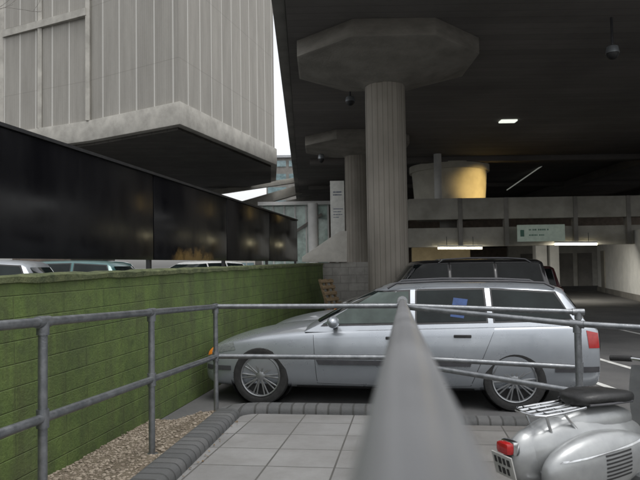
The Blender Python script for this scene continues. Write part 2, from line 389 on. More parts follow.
tag(a.build('fallen_leaves',m_leaf),'small brown dead leaves caught along the inside of the left kerb','leaves',kind='stuff')
# ------------------------------------------------------------ mossy wall
wang=math.atan2(1,WS)
wl=thing('retaining_wall','long green moss covered block wall along the left side','wall',(WX(-2),-2,0),wang,world=False)
Lw=(19.2)/math.sin(wang)
def ztop(s): return 1.490+.0066*(s)
a=MB(); bt=-.04
a.add([(0,bt,-.1),(Lw,bt,-.1),(Lw,0,ztop(Lw)),(0,0,ztop(0)),(0,.22,-.1),(Lw,.22,-.1),(Lw,.22,ztop(Lw)),(0,.22,ztop(0))],[(0,1,2,3),(4,7,6,5),(3,2,6,7),(0,3,7,4),(1,5,6,2)])
a.build('wall_face',m_moss,wl)
a=MB(); N_=110; vs=[];fs=[]
for i in range(N_+1):
    s_=Lw*i/N_; z=ztop(s_)
    for y,dz in ((-.02,-.005),(-.022,.040),(0,.055),(.2,.057),(.25,.045),(.25,-.005)):
        vs.append((s_,y+random.uniform(-.006,.006),z+dz+random.uniform(-.008,.008)))
for i in range(N_):
    for j in range(6): fs.append((i*6+j,i*6+(j+1)%6,(i+1)*6+(j+1)%6,(i+1)*6+j))
fs+=[tuple(range(6)),tuple(N_*6+j for j in range(6))]
a.add(vs,fs); a.build('coping',mat('mossy_coping',(.05,.065,.028),(.12,.135,.06),8,.9,bump=.8,bscale=40),wl,smooth=True)
# ------------------------------------------------------------ hoarding
HB=3.32
hd=thing('hoarding','row of glossy black hoarding panels standing behind the mossy wall','hoarding',(WX(0,HB),0,TZ),math.atan2(1,WS),world=False)
sL=math.sqrt(1+WS*WS)
jY=[-.5,2.1,4.75,7.45,10.15,12.85,15.6]
for i in range(len(jY)-1):
    s0,s1=jY[i]*sL,jY[i+1]*sL
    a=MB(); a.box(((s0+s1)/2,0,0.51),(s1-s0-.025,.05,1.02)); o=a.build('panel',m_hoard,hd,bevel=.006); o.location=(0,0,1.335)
    a=MB(); a.box((s1-.0,.04,1.175),(.05,.05,2.35)); a.build('post',m_dark,hd)
    a=MB(); a.box(((s0+s1)/2,0,2.372),(s1-s0,.09,.030)); a.build('capping',m_dark,hd)
# ------------------------------------------------------------ brutalist building
B=P(180,124,25); ZB=B.z
def atz(px,py,z): q=Pz(px,py,z); return (q.x,q.y)
vA=atz(88,141,ZB); vB=(B.x,B.y); vC=atz(277,165,ZB); vD=atz(276,181,ZB)
vG=atz(-70,162,ZB)
e_=atz(215,192.5,ZB); vE=(vD[0]+(e_[0]-vD[0])*1.6,vD[1]+(e_[1]-vD[1])*1.6); vF=(vG[0]-2,vG[1]+12)
vE=(max(vE[0],vF[0]+8),vE[1])
poly=[vG,vA,vB,vC,vD,vE,vF]
cx=sum(p[0] for p in poly)/7; cy=sum(p[1] for p in poly)/7
bd=thing('concrete_building','overhanging brutalist concrete building with ribbed panels and pale base band','building',(cx,cy,TZ))
bandh=B.z+ (P(180,101,25).z-P(180,124,25).z)
def off(poly,d):
    r=[]; n=len(poly)
    for i in range(n):
        p=Vector(poly[i-1]);q=Vector(poly[i]);s_=Vector(poly[(i+1)%n])
        d1=(q-p).normalized();d2=(s_-q).normalized(); n1=Vector((d1.y,-d1.x));n2=Vector((d2.y,-d2.x)); b=(n1+n2); 
        b=b/ (1+n1.dot(n2)) if (1+n1.dot(n2))>.1 else n1
        r.append(tuple(q+b*d))
    return r
inn=off(poly,-.12)
a=MB(); u=0
for i in range(7):
    p,q=inn[i],inn[(i+1)%7]; a.wall(p,q,bandh-.02,19,u,mi=0); u+=(Vector(q)-Vector(p)).length
a.build('wall',m_fac,bd,fix=False)
a=MB(); a.prism(poly,ZB,bandh); a.build('base_band',m_conc,bd,bevel=.03)
a=MB(); a.prism(inn,18.9,19.3); a.build('roof',m_concd,bd)
soff=off(poly,-.35)
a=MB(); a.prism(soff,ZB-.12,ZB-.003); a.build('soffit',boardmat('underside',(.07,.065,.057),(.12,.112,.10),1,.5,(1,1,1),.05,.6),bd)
core=[( (p[0]-cx)*.3+cx-5,(p[1]-cy)*.3+cy+2) for p in poly]
a=MB(); a.prism(core,.2,ZB-.12); a.build('core',m_brick,bd)
zz=P(88,12,vA[1]).z
vG1=atz(4,152.9,ZB)
a=MB(); p=vA; q=vG1; a.beam((p[0],p[1]+.04,zz),(q[0],q[1]+.04,zz),.3,.34); a.build('floor_band',m_conc,bd)
for p in (vA,atz(40,147.8,ZB),atz(2,153.1,ZB)):
    a=MB(); a.box((p[0],p[1]+.09,(bandh+19)/2),(.20,.3,19-bandh)); a.build('pier',m_conc,bd)
# ------------------------------------------------------------ car
def subsurf(me_obj,lv):
    md=me_obj.modifiers.new('s','SUBSURF'); md.levels=lv; md.render_levels=lv
def bake(o):
    dg=bpy.context.evaluated_depsgraph_get(); dg.update()
    me=bpy.data.meshes.new_from_object(o.evaluated_get(dg)); o.modifiers.clear(); o.data=me
def quadpatch(bvh,co,axis,sign,offv,n=10):
    vs=[]; ns=Vector((0,0,0))
    for i in range(n+1):
        for j in range(n+1):
            s_=i/n;t_=j/n
            a_=[co[0][k]*(1-s_)*(1-t_)+co[1][k]*s_*(1-t_)+co[2][k]*s_*t_+co[3][k]*(1-s_)*t_ for k in(0,1)]
            if axis=='y': o_=Vector((a_[0],sign*3,a_[1])); d_=Vector((0,-sign,0))
            else: o_=Vector((sign*9,a_[0],a_[1])); d_=Vector((-sign,0,0))
            h=bvh.ray_cast(o_,d_)
            if h[0] is None:
                hh=bvh.find_nearest(Vector((a_[0],sign*.8,a_[1])) if axis=='y' else (Vector((sign*2+2,a_[0],a_[1]))))
                p,nn=hh[0],hh[1]
            else: p,nn=h[0],h[1]
            if nn.dot(d_)>0: nn=-nn
            ns+=nn; vs.append(p+nn*offv)
    fs=[(i*(n+1)+j,(i+1)*(n+1)+j,(i+1)*(n+1)+j+1,i*(n+1)+j+1) for i in range(n) for j in range(n)]
    tot=Vector((0,0,0))
    for f in fs: tot+=(vs[f[1]]-vs[f[0]]).cross(vs[f[3]]-vs[f[0]])
    if tot.dot(ns)<0: fs=[f[::-1] for f in fs]
    return vs,fs
def grow(co,d):
    cx_=sum(c[0] for c in co)/4; cz_=sum(c[1] for c in co)/4
    return [(c[0]+math.copysign(d,c[0]-cx_),c[1]+math.copysign(d,c[1]-cz_)) for c in co]
EST=dict(prof=[(1.20,.875),(1.48,1.035),(1.78,1.205),(2.02,1.325),(2.13,1.365),(2.35,1.395),(2.7,1.410),(3.2,1.412),(3.7,1.398),(4.02,1.372),(4.15,1.335),(4.25,1.20),(4.36,1.02),(4.40,.93)],
 wins=[[(1.49,.945),(2.43,.965),(2.43,1.315),(2.09,1.30)],[(2.52,.965),(3.24,.985),(3.22,1.33),(2.52,1.322)],[(3.33,.985),(4.17,1.01),(4.00,1.285),(3.31,1.328)]],
 doors=[[(1.44,.27),(2.45,.25),(2.47,.885),(1.40,.86)],[(2.49,.25),(3.06,.27),(3.32,.91),(2.51,.885)]],mx=1.64)
SUV=dict(prof=[(1.20,.875),(1.36,1.035),(1.52,1.205),(1.64,1.335),(1.72,1.38),(1.95,1.402),(2.7,1.412),(3.2,1.412),(3.9,1.408),(4.24,1.395),(4.33,1.36),(4.37,1.20),(4.41,1.02),(4.42,.93)],
 wins=[[(1.42,.945),(2.37,.955),(2.37,1.335),(1.74,1.328)],[(2.44,.955),(3.24,.965),(3.24,1.340),(2.44,1.336)],[(3.31,.965),(4.25,.975),(4.19,1.333),(3.31,1.340)]],
 doors=[[(1.36,.27),(2.39,.25),(2.41,.885),(1.32,.86)],[(2.43,.25),(3.06,.27),(3.26,.91),(2.45,.885)]],mx=1.55)
def make_car(name,label,paint,loc,rotz,sc=(1,1,1),wr=.315,group=None,rails=True,cat='car',trim=None,kind=EST,item=False,glass=None):
    root=thing(name,label,cat,loc,rotz,group,world=False)
    glass=glass or m_glass
    sx,sy,sz=sc
    def fX(x):
        if x<.8: x=.8-(.8-x)*.90
        elif x>3.5: x=3.5+(x-3.5)*.88
        return x*sx
    stn=[(0.0,.50,.30,.50,.54),(0.015,.66,.25,.56,.60),(.10,.77,.20,.64,.68),(.30,.835,.18,.72,.755),(.6,.86,.18,.775,.82),(1.0,.868,.18,.835,.885),(1.4,.87,.18,.875,.91),(2.2,.875,.18,.90,.92),(3.0,.875,.18,.925,.935),(3.8,.868,.18,.945,.95),(4.2,.855,.20,.955,.96),(4.40,.83,.24,.95,.955),(4.465,.79,.30,.90,.92),(4.48,.68,.36,.82,.84)]
    vs=[]
    for (x,w_,zb,zs,zt) in stn:
        half=[(0,zb),(.7*w_,zb),(.93*w_,zb+.02),(.985*w_,zb+(zs-zb)*.25),(w_,zb+(zs-zb)*.5),(w_*.995,zb+(zs-zb)*.72),(w_*.965,zs-.035),(w_*.925,zs),(w_*.62,zt),(0,zt+.012)]
        ring=half+[(-y,z) for y,z in half[-2:0:-1]]
        nR=len(ring)
        for y,z in ring: vs.append(Vector((fX(x),y*sy,z*sz)))
    k=len(stn)
    fs=[(i*nR+j,i*nR+(j+1)%nR,(i+1)*nR+(j+1)%nR,(i+1)*nR+j) for i in range(k-1) for j in range(nR)]
    fs+=[tuple(range(nR)),tuple((k-1)*nR+j for j in range(nR))]
    a=MB(); a.add(vs,fs); body=a.build('body',paint,root)
    subsurf(body,2); bake(body)
    fx,rx=.80*sx,3.50*sx; wz=wr
    cm=MB()
    for x in (fx,rx):
        for s_ in (-1,1):
            cm.lathe([(wr+.045,0),(wr+.045,.34)],40,Matrix.Rotation(rad(90),3,'X'),(x,s_*1.05*sy+(.34 if s_<0 else 0),wz+.01))
    cu=cm.build('cutter',m_dark); 
    md=body.modifiers.new('b','BOOLEAN'); md.operation='DIFFERENCE'; md.object=cu; md.solver='EXACT'
    bake(body); bpy.data.objects.remove(cu)
    me=body.data; me.polygons.foreach_set('use_smooth',[True]*len(me.polygons)); me.set_sharp_from_angle(angle=rad(38))
    bvb=BVHTree.FromPolygons([v.co.copy() for v in me.vertices],[list(p.vertices) for p in me.polygons])
    prof=kind['prof']
    def hw(z): return .795-.40*(z-.90)
    ss=[-1,-.97,-.9,-.7,-.35,0,.35,.7,.9,.97,1]; vs=[];n=len(ss)
    for i,(x,z) in enumerate(prof):
        e=min(1,max(0,(z-.93)/.3))
        for s_ in ss:
            fr=1 if x<2.15 else (-1 if x>4.1 else 0)
            fk=.10 if fr>0 else .05
            vs.append(Vector((fX(x+fr*fk*(s_*s_)**1.2),hw(z)*s_*sy,(z-.055*e*abs(s_)**9-.012*s_*s_)*sz)))
    fs=[(i*n+j,i*n+j+1,(i+1)*n+j+1,(i+1)*n+j) for i in range(len(prof)-1) for j in range(n-1)]
    b0=len(vs)
    for i,(x,z) in enumerate(prof):
        fr=.10 if x<2.15 else (-.05 if x>4.1 else 0)
        for s_ in (-1,1): vs.append(Vector((fX(x+fr),s_*.815*sy,.86*sz)))
    for i in range(len(prof)-1):
        fs.append((i*n,(i+1)*n,b0+2*(i+1),b0+2*i)); fs.append((i*n+n-1,b0+2*i+1,b0+2*(i+1)+1,(i+1)*n+n-1))
    a=MB(); a.add(vs,fs); cab=a.build('cabin',paint,root,smooth=True,ang=48)
    bvc=BVHTree.FromPolygons([v.co.copy() for v in cab.data.vertices],[list(p.vertices) for p in cab.data.polygons])
    def SC(co): return [(fX(c[0]),c[1]*sz) for c in co]
    def SY(co): return [(c[0]*sy,c[1]*sz) for c in co]
    def patch(bv_,co,axis,sg,o_,nm,m_,par=root,n=10):
        v_,f_=quadpatch(bv_,co,axis,sg,o_,n); b=MB(); b.add(v_,f_); return b.build(nm,m_,par,smooth=True,ang=60,fix=False)
    for sg in (-1,1):
        for wi,wv in enumerate(kind['wins']):
            fr=patch(bvc,grow(SC(wv),.020),'y',sg,.004,'window_frame',m_dark)
            patch(bvc,SC(wv),'y',sg,.009,'window',m_glassp if wi==0 and item else glass,fr)
            if item and wi==1 and sg<0:
                tag(patch(bvc,SC([(2.87,1.03),(3.01,1.01),(3.06,1.22),(2.91,1.24)]),'y',sg,.0115,'window_item',m_blue,fr,n=5),'dark blue item showing in the rear door window')
                tag(patch(bvc,SC([(2.78,1.10),(2.88,1.085),(2.89,1.12),(2.79,1.135)]),'y',sg,.0130,'window_item',m_red,fr,n=4),'small red item showing in the rear door window')
        for i,dv in enumerate(kind['doors']):
            patch(bvb,grow(SC(dv),.006),'y',sg,.0015,'door_seal',m_dark,n=14)
            d=patch(bvb,SC(dv),'y',sg,.004,'door',paint,n=16)
            hx=fX(dv[1][0]-.17+(.10 if i else 0)); hz=(.80,.825)[i]*sz
            h=bvb.ray_cast(Vector((hx,sg*3,hz)),Vector((0,-sg,0)))[0]
            a=MB(); a.box((hx,h.y+sg*.018,hz),(.19,.03,.032)); a.build('handle',m_dark if item else paint,d,bevel=.008)
            patch(bvb,SC([(dv[0][0]+.02,.49),(dv[1][0]+.00,.49),(dv[1][0]+.02,.545),(dv[0][0]-.01,.545)]),'y',sg,.014,'side_moulding',trim or m_trim,d)
        patch(bvb,SC([(.16,.59),(.48,.645),(.44,.725),(.16,.665)]),'y',sg,.004,'headlight',m_lens)
        patch(bvb,SC([(.07,.555),(.145,.58),(.145,.655),(.075,.63)]),'y',sg,.004,'indicator',m_orange,n=5)
        patch(bvb,SC([(4.33,.70),(4.45,.70),(4.44,.86),(4.31,.89)]),'y',sg,.005,'tail_light',m_red)
        patch(bvb,SY([(sg*.44,.55),(sg*.64,.55),(sg*.66,.60),(sg*.44,.61)]),'x',-1,.008,'headlight',m_lens,n=6)
        patch(bvb,SY([(sg*.03,.50),(sg*.20,.50),(sg*.20,.585),(sg*.03,.59)]),'x',-1,.008,'grille',m_dark,n=5)
        patch(bvb,SY([(sg*.60,.66),(sg*.74,.66),(sg*.73,.85),(sg*.60,.87)]),'x',1,.008,'tail_light',m_red,n=6)
        patch(bvb,SC([(.08,.40),(.42,.40),(.42,.455),(.08,.455)]),'y',sg,.008,'bumper_strip',m_trim,n=6)
        patch(bvb,SC([(3.95,.44),(4.44,.44),(4.44,.50),(3.95,.50)]),'y',sg,.008,'bumper_strip',m_trim,n=6)
        patch(bvb,SC([(1.2,.185),(3.1,.185),(3.1,.235),(1.2,.235)]),'y',sg,.006,'sill',m_dark,n=12)
        mx=fX(kind['mx'])
        a=MB(); a.ell((mx,sg*.945*sy,.985*sz),(.07,.115,.068),16,10); mi=a.build('mirror',paint,root,smooth=True,ang=80)
        a=MB(); a.beam((mx,sg*.80*sy,.92*sz),(mx,sg*.90*sy,.955*sz),.06,.04); a.build('mirror_arm',m_dark,mi)
        if rails:
            z_=1.405*sz; a=MB(); a.tube([(fX(2.2),sg*.585*sy,1.355*sz),(fX(2.3),sg*.585*sy,1.395*sz+.02),(fX(2.8),sg*.585*sy,z_+.03),(fX(3.5),sg*.585*sy,z_+.02),(fX(3.9),sg*.585*sy,1.378*sz+.025),(fX(4.02),sg*.585*sy,1.345*sz)],.014,8); a.build('roof_rail',m_trim,root,smooth=True)
    patch(bvc,SY([(-.68,.96),(.68,.96),(.555,1.315),(-.555,1.315)]),'x',-1,.006,'windscreen',glass,n=14)
    patch(bvc,SY([(-.62,1.0),(.62,1.0),(.54,1.27),(-.54,1.27)]),'x',1,.006,'rear_window',glass,n=12)
    patch(bvb,SY([(-.26,.40),(.26,.40),(.26,.48),(-.26,.48)]),'x',-1,.012,'number_plate',m_line,n=4)
    patch(bvb,SY([(-.26,.56),(.26,.56),(.26,.66),(-.26,.66)]),'x',1,.012,'number_plate',m_plate,n=4)
    for x in (fx,rx):
        for sg in (-1,1):
            wy=sg*(.865*sy-.10)
            rm=Matrix.Rotation(rad(-90*sg),3,'X')
            a=MB(); a.lathe([(.02,-.16),(wr+.04,-.16),(wr+.043,.05)],36,rm,(x,wy,wz+.01),cap=False); a.build('wheel_arch_liner',m_dark,root,smooth=True)
            a=MB(); R_=wr; a.lathe([(R_*.68,-.10),(R_*.95,-.10),(R_,-.08),(R_,.07),(R_*.96,.095),(R_*.80,.105),(R_*.70,.09),(R_*.68,.0)],40,rm,(x,wy,wz),cap=False); ty=a.build('wheel',m_rub,root,smooth=True)
            a=MB(); a.lathe([(.01,.03),(R_*.62,.03),(R_*.70,.03)],32,rm,(x,wy,wz),cap=False); a.build('brake_disc',m_dark,ty)
            a=MB(); a.lathe([(R_*.72,.092),(R_*.70,.102),(R_*.665,.098),(R_*.655,.04)],40,rm,(x,wy,wz),cap=False)
            a.lathe([(.001,.095),(.035,.095),(.06,.085),(.06,.05)],20,rm,(x,wy,wz),cap=False)
            for q in range(10):
                an=2*math.pi*q/10
                for da in (-.085,.085):
                    d1=Vector((math.cos(an+da*.4),math.sin(an+da*.4),0)); d2=Vector((math.cos(an+da*1.2),math.sin(an+da*1.2),0))
                    p1=rm@(d1*.05+Vector((0,0,.083)))+Vector((x,wy,wz)); p2=rm@(d2*R_*.665+Vector((0,0,.085)))+Vector((x,wy,wz))
                    a.tube([p1,p2],[.011,.009],6)
            a.build('rim',m_alloy,ty,smooth=True)
    return root
cf=Pz(262,404,0); cr=Pz(515,411,0); d=(cr-cf); ang=math.atan2(d.y,d.x); sxx=d.length/2.70
Ld=Vector((math.cos(ang),math.sin(ang),0)); Wd=Vector((-Ld.y,Ld.x,0))
loc=cf-Ld*(.80*sxx)+Wd*.80
make_car('parked_car','silver estate car parked side on behind the railing, nose to the mossy wall',m_silver,(loc.x,loc.y,0.002),ang,(sxx,1,.985),.335,item=True)
make_car('parked_car','silver car mostly hidden behind the front silver estate, only windscreen and bonnet showing',m_silver2,(-.90,10.6,.002),rad(-8),(.97,.98,.95),.31,rails=False)
make_car('parked_car','black tall estate car parked deeper under the deck behind the silver estate',m_blackp,(.15,12.9,.002),rad(-4),(1.0,1.04,1.195),.36,trim=m_dark,kind=SUV,glass=m_glassd)
make_car('parked_car','dark red car beyond the black tall estate, only its rear corner showing',m_maroon,(1.5,15.9,.002),rad(-4),(1.0,1.0,1.08),.33,rails=False,kind=SUV,glass=m_glassd)
c1=make_car('parked_car','teal car seen through the gap under the hoarding',m_teal,(-8.1,13.0,TZ+.002),rad(-3),(1,1,1.0),.31,rails=False)
def copytree(o,par=None):
    c=o.copy(); COL.objects.link(c)
    if par: c.parent=par
    for ch in o.children: copytree(ch,c)
    return c
def recolor(o,src,dst,memo={}):
    for ch in o.children_recursive:
        if ch.type=='MESH' and src in list(ch.data.materials):
            key=(ch.data.name,dst.name)
            if key not in memo:
                m2=ch.data.copy()
                for i,mm in enumerate(m2.materials):
                    if mm==src: m2.materials[i]=dst
                memo[key]=m2
            ch.data=memo[key]
c2=copytree(c1); c2.location=(-8.6,9.6,TZ+.002); c2.rotation_euler=(0,0,rad(8)); recolor(c2,m_teal,m_silver2); c2['label']='silver car at the far left edge seen under the hoarding'
c3=copytree(c1); c3.location=(-5.6,18.0,TZ+.002); c3.rotation_euler=(0,0,rad(50)); recolor(c3,m_teal,m_whitep); c3['label']='white car farther off seen under the hoarding, right of the teal car'
# ------------------------------------------------------------ railings
RR=.0235
HL=.93; HM=.45
def railing(label,pts,posts,r=RR,m=m_rail,mid=True,drop=HL-HM,base=None,midpts=None):
    root=thing('metal_railing',label,'railing',tuple(base))
    a=MB(); a.tube(pts,r,16); a.build('top_rail',m,root,smooth=True)
    if mid: a=MB(); a.tube(midpts or [Vector(p)-Vector((0,0,drop)) for p in pts],r,14); a.build('middle_rail',m,root,smooth=True)
    for p,gz in posts:
        p=Vector(p); a=MB(); a.tube([(p.x,p.y,gz),(p.x,p.y,p.z)],r*.98,14); po=a.build('post',m,root,smooth=True)
        a=MB(); a.tube([p-Vector((0,0,.065)),p+Vector((0,0,.004))],r*1.32,14); a.build('clamp',m,po,smooth=True)
        if mid: a=MB(); a.tube([p-Vector((0,0,drop+.045)),p-Vector((0,0,drop-.045))],r*1.32,14); a.build('clamp',m,po,smooth=True)
        dd=(Vector(pts[1])-Vector(pts[0])).normalized(); a=MB(); a.tube([p-dd*.05,p+dd*.05],r*1.28,14); a.build('clamp',m,po,smooth=True)
        a=MB(); a.lathe([(.055,0),(.055,.012),(.03,.02)],18,None,(p.x,p.y,gz-.002)); a.build('base_plate',m,po,smooth=True)
    return root
lp=[R(ML,v,HL+.07) for v in (-.6,VB-.02)]
def gz(v): return Z0-SL*v-.02
railing('grey tubular railing on the left kerb of the ramp',lp,[(R(ML,v,HL+.07),gz(v)) for v in (1.5,2.93,4.30,VB-.02)],base=R(ML,2,.0))
pA=R(ML,VB,HL+.07); pE=P(578,312,5.45)
railing('grey tubular railing across the foot of the ramp in front of the silver estate',[pA,R(.0107,VB,HL+.065),pE],[(R(.0107,VB,HL+.065),R(0,VB).z+.07),(pE,.10)],base=R(0,VB,.07))
def fg(Y): return Vector((.0060+.1293*Y,Y,CAMZ-.079-.0475*Y))
fr=thing('handrail','thick worn grey handrail running straight away from the viewer','handrail',tuple(R(0,1.0)))
a=MB(); pts=[fg(-.5),fg(.1)]+[fg(.3+.2*i) for i in range(28)]; pts=[p for p in pts if p.y<5.70]+[fg(5.78)]
a.tube(pts,.0280,48); a.build('rail',m_railn,fr,smooth=True)
d_=(fg(5)-fg(1)).normalized()
a=MB(); a.tube([fg(5.70)-d_*.09,fg(5.70)+d_*.06],.046,24); a.build('collar',m_railn,fr,smooth=True)
a=MB(); a.ell(fg(5.78),(.05,.05,.05),18,12); a.build('end_cap',m_railn,fr,smooth=True,ang=80)
for Y in (1.9,3.8):
    p=fg(Y); a=MB(); a.tube([(p.x,p.y,Z0-SL*Y),(p.x,p.y,p.z-.02)],.022,16); a.build('post',m_rail,fr,smooth=True)
a=MB(); a.tube([fg(.0)-Vector((0,0,.48)),fg(5.78)-Vector((0,0,.45))],.02,14); a.build('middle_rail',m_rail,fr,smooth=True)
b0=fg(5.72)-Vector((0,0,.05)); b1=P(577,324,4.75); b2=P(662,329,4.5)
railing('grey tubular railing to the right passing behind the scooter',[b0,b1,b2],[(b1,.10),(b2,.10)],base=(b1.x,b1.y,.1),drop=.51)
# ------------------------------------------------------------ deck, columns
DZ=6.45
L1=Pz(285,0,DZ); L2=Pz(299,190,DZ)
dl=(L2-L1)
def LX(Y): return L1.x+dl.x*(Y-L1.y)/dl.y
dk=thing('concrete_deck','huge dark board marked concrete deck overhead on the right','building',(12,30,0))
DF=9.5
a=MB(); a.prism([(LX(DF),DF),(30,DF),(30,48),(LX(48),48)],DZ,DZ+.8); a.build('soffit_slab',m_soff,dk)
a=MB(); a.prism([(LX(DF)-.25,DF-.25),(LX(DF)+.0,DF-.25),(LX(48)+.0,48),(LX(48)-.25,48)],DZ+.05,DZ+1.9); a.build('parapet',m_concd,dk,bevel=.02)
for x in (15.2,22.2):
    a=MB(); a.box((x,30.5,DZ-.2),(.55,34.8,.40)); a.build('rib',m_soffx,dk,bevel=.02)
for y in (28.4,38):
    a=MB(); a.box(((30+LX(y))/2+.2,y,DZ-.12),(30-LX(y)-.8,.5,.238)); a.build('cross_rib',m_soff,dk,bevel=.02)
a=MB(); a.box((16.0,48.2,3.4),(33,.3,6.8)); a.build('back_wall',m_brick,dk)
def column(px,Y,label,wpx,tot,captop):
    q=P(px,200,Y); r=wpx/2/F*Y
    root=thing('concrete_column',label,'column',(q.x,q.y,0))
    a=MB(); a.lathe([(r*1.02,0),(r,.3),(r*.985,tot)],16,None,(q.x,q.y,0),ph=.5); a.build('shaft',m_colm,root,smooth=True,ang=15)
    a=MB(); R2=2.12
    a.lathe([(r*1.05,tot-.02),(r*1.35,tot+.06),(R2*.97,captop-.37),(R2,captop-.35),(R2,captop)],8,None,(q.x,q.y,0),ph=.5); a.build('capital',m_colc,root,bevel=.015)
    return root
column(387,14,'nearer round concrete column with octagonal mushroom capital behind the silver estate',41,5.65,DZ)
column(357,24,'farther concrete column left of and behind the nearer one',24,5.8,DZ)
mz=thing('mezzanine','two storey concrete gallery beams across the back of the undercroft','gallery',(12,26,0))
x0=P(408,210,25).x
zt1=P(500,198,25).z; zb1=P(500,219,25).z; zt2=P(500,227,25).z; zb2=P(500,246,25).z
a=MB(); a.box(((x0+26)/2,25,(zt1+zb1)/2),(26-x0,.4,zt1-zb1)); a.build('parapet_beam',m_gal,mz,bevel=.02)
a=MB(); a.box(((x0+26)/2,25.2,(zt2+zb2)/2),(26-x0,.5,zt2-zb2)); a.build('lower_beam',m_gal,mz,bevel=.02)
a=MB(); a.box(((x0+26)/2,36.6,(zt2+zb2)/2+.2),(26-x0,22,.3)); a.build('floor_slab',m_concd,mz)
for px in (460,506,575,628):
    q=P(px,220,24.86); a=MB(); a.box((q.x,24.92,(zt1+zb2)/2),(.16,.3,zt1-zb2)); a.build('upright',m_concd,mz)
q1=P(412,264,33);q2=P(470,264,33)
a=MB(); a.box(((q1.x+q2.x)/2,33,1.35),(q2.x-q1.x,.2,2.7)); a=a.build('partition_wall',m_warm); tag(a,'ochre painted wall lit by a tube lamp under the gallery','wall')
dq=P(449,175,30); dr=thing('stair_drum','pale round concrete stair drum lit by warm light above the gallery','drum',(dq.x,dq.y,3.4))
a=MB(); a.lathe([(1.62,zb1+.35),(1.78,DZ-.5)],48,None,(dq.x,dq.y,0)); a.build('drum_wall',m_drum,dr,smooth=True)
a=MB(); a.lathe([(1.9,DZ-.5),(1.9,DZ-.2)],48,None,(dq.x,dq.y,0)); a.build('rim',m_drum,dr,smooth=True)
a=MB(); a.lathe([(.5,3.0),(.5,zb1+.4)],24,None,(dq.x,dq.y,0)); a.build('stem',m_concd,dr,smooth=True)
pl=bpy.data.lights.new('drum_lamp','SPOT'); pl.energy=520; pl.color=(1,.68,.24); pl.shadow_soft_size=.1; pl.spot_size=rad(42); pl.spot_blend=.6
plo=bpy.data.objects.new('drum_lamp',pl); COL.objects.link(plo); plo.location=(dq.x+3.0,dq.y-3.6,zt1+.15)
plo.rotation_euler=(plo.location-Vector((dq.x+.95,dq.y-1.3,5.0))).to_track_quat('Z','Y').to_euler()
q=P(438,180,27.5); a=MB(); a.lathe([(.17,zt1-.2),(.17,DZ)],20,None,(q.x,q.y,0)); o=a.build('gallery_post',m_white,smooth=True); tag(o,'slim white post on the gallery in front of the round drum','post')
w0=P(600,264,33); w1=P(668,264,21)
sw=thing('white_wall','white painted wall at the far right under the deck','wall',(w0.x,w0.y,0))
dv=(w1-w0); a=MB(); a.beam((w0.x,w0.y,1.4),(w1.x,w1.y,1.4),.25,2.8); a.build('wall_face',m_white,sw)
nn=Vector((-dv.y,dv.x,0)).normalized(); nn=-nn if nn.x>0 else nn
for t_ in (.10,):
    p=w0+dv*t_; e_=dv.normalized()*.9
    a=MB(); a.beam((p.x+nn.x*.15,p.y+nn.y*.15,1.05),(p.x+nn.x*.15+e_.x,p.y+nn.y*.15+e_.y,1.05),.06,2.1); a.build('door',m_gal,sw)
a=MB(); p=w0+nn*.16; q=w1+nn*.16; a.beam((p.x,p.y,.12),(q.x,q.y,.12),.04,.24); a.build('skirting',m_concd,sw)
for px,wp,la in ((540,11,'white square pillar under the lit sign'),(553,9,'narrow white pillar just right of the wider white pillar')):
    q=P(px,264,31); a=MB(); a.box((q.x,q.y,1.4),(wp/F*31,.5,2.8)); o=a.build('pillar',m_white,bevel=.02); tag(o,la,'pillar')
rw=thing('rear_wall','shade-toned off white wall with dark doors at the back of the undercroft behind the white pillars','wall',(14,40,0))
xa=P(508,264,40).x; xb=P(612,264,40).x
a=MB(); a.box(((xa+xb)/2,40,1.35),(xb-xa,.3,2.7)); a.build('wall_face',m_offw,rw)
for px in (528,566,585): q=P(px,264,39.8); a=MB(); a.box((q.x,39.82,1.05),(.9,.06,2.1)); a.build('door',m_concd,rw)
def tubelamp(pxa,pxb,py,Y,label):
    p=P(pxa,py,Y);q=P(pxb,py,Y); r_=thing('tube_lamp',label,'lamp',tuple(((p+q)/2)+Vector((0,0,.1))),group='tube lamps under the gallery')
    a=MB(); a.beam(p+Vector((0,0,.07)),q+Vector((0,0,.07)),.16,.07); a.build('housing',m_white,r_)
    a=MB(); a.tube([p,q],.045,10); a.build('tube',m_tube,r_,smooth=True)
    m_=(p+q)/2
    for e in (p*.8+q*.2,p*.2+q*.8): a=MB(); a.tube([e+Vector((0,0,.1)),e+Vector((0,0,.45))],.012,6); a.build('hanger',m_dark,r_)
    L=bpy.data.lights.new('tube_light','AREA'); L.shape='RECTANGLE'; L.size=1.5; L.size_y=.1; L.energy=90; L.color=(1,.95,.84); lo_=bpy.data.objects.new('tube_light',L); COL.objects.link(lo_); lo_.location=m_-Vector((0,0,.1)); lo_.rotation_euler=(rad(35),0,0)
tubelamp(438,482,248,24.6,'warm tube lamp left of the hanging sign')
tubelamp(555,597,244,24.6,'warm tube lamp right of the hanging sign')
a=MB(); q=Pz(508,121,DZ-.02); a.box((q.x,q.y,DZ-.03),(.55,.35,.05)); o=a.build('ceiling_light',m_tubew,bevel=.01); tag(o,'small lit rectangular panel in the deck soffit','light')
a=MB(); p=P(507,190,37);q=P(546,163,31); a.tube([p,q],.03,8); o=a.build('ceiling_tube',m_tubed,smooth=True); tag(o,'long thin pale tube running across the dark ceiling','light')
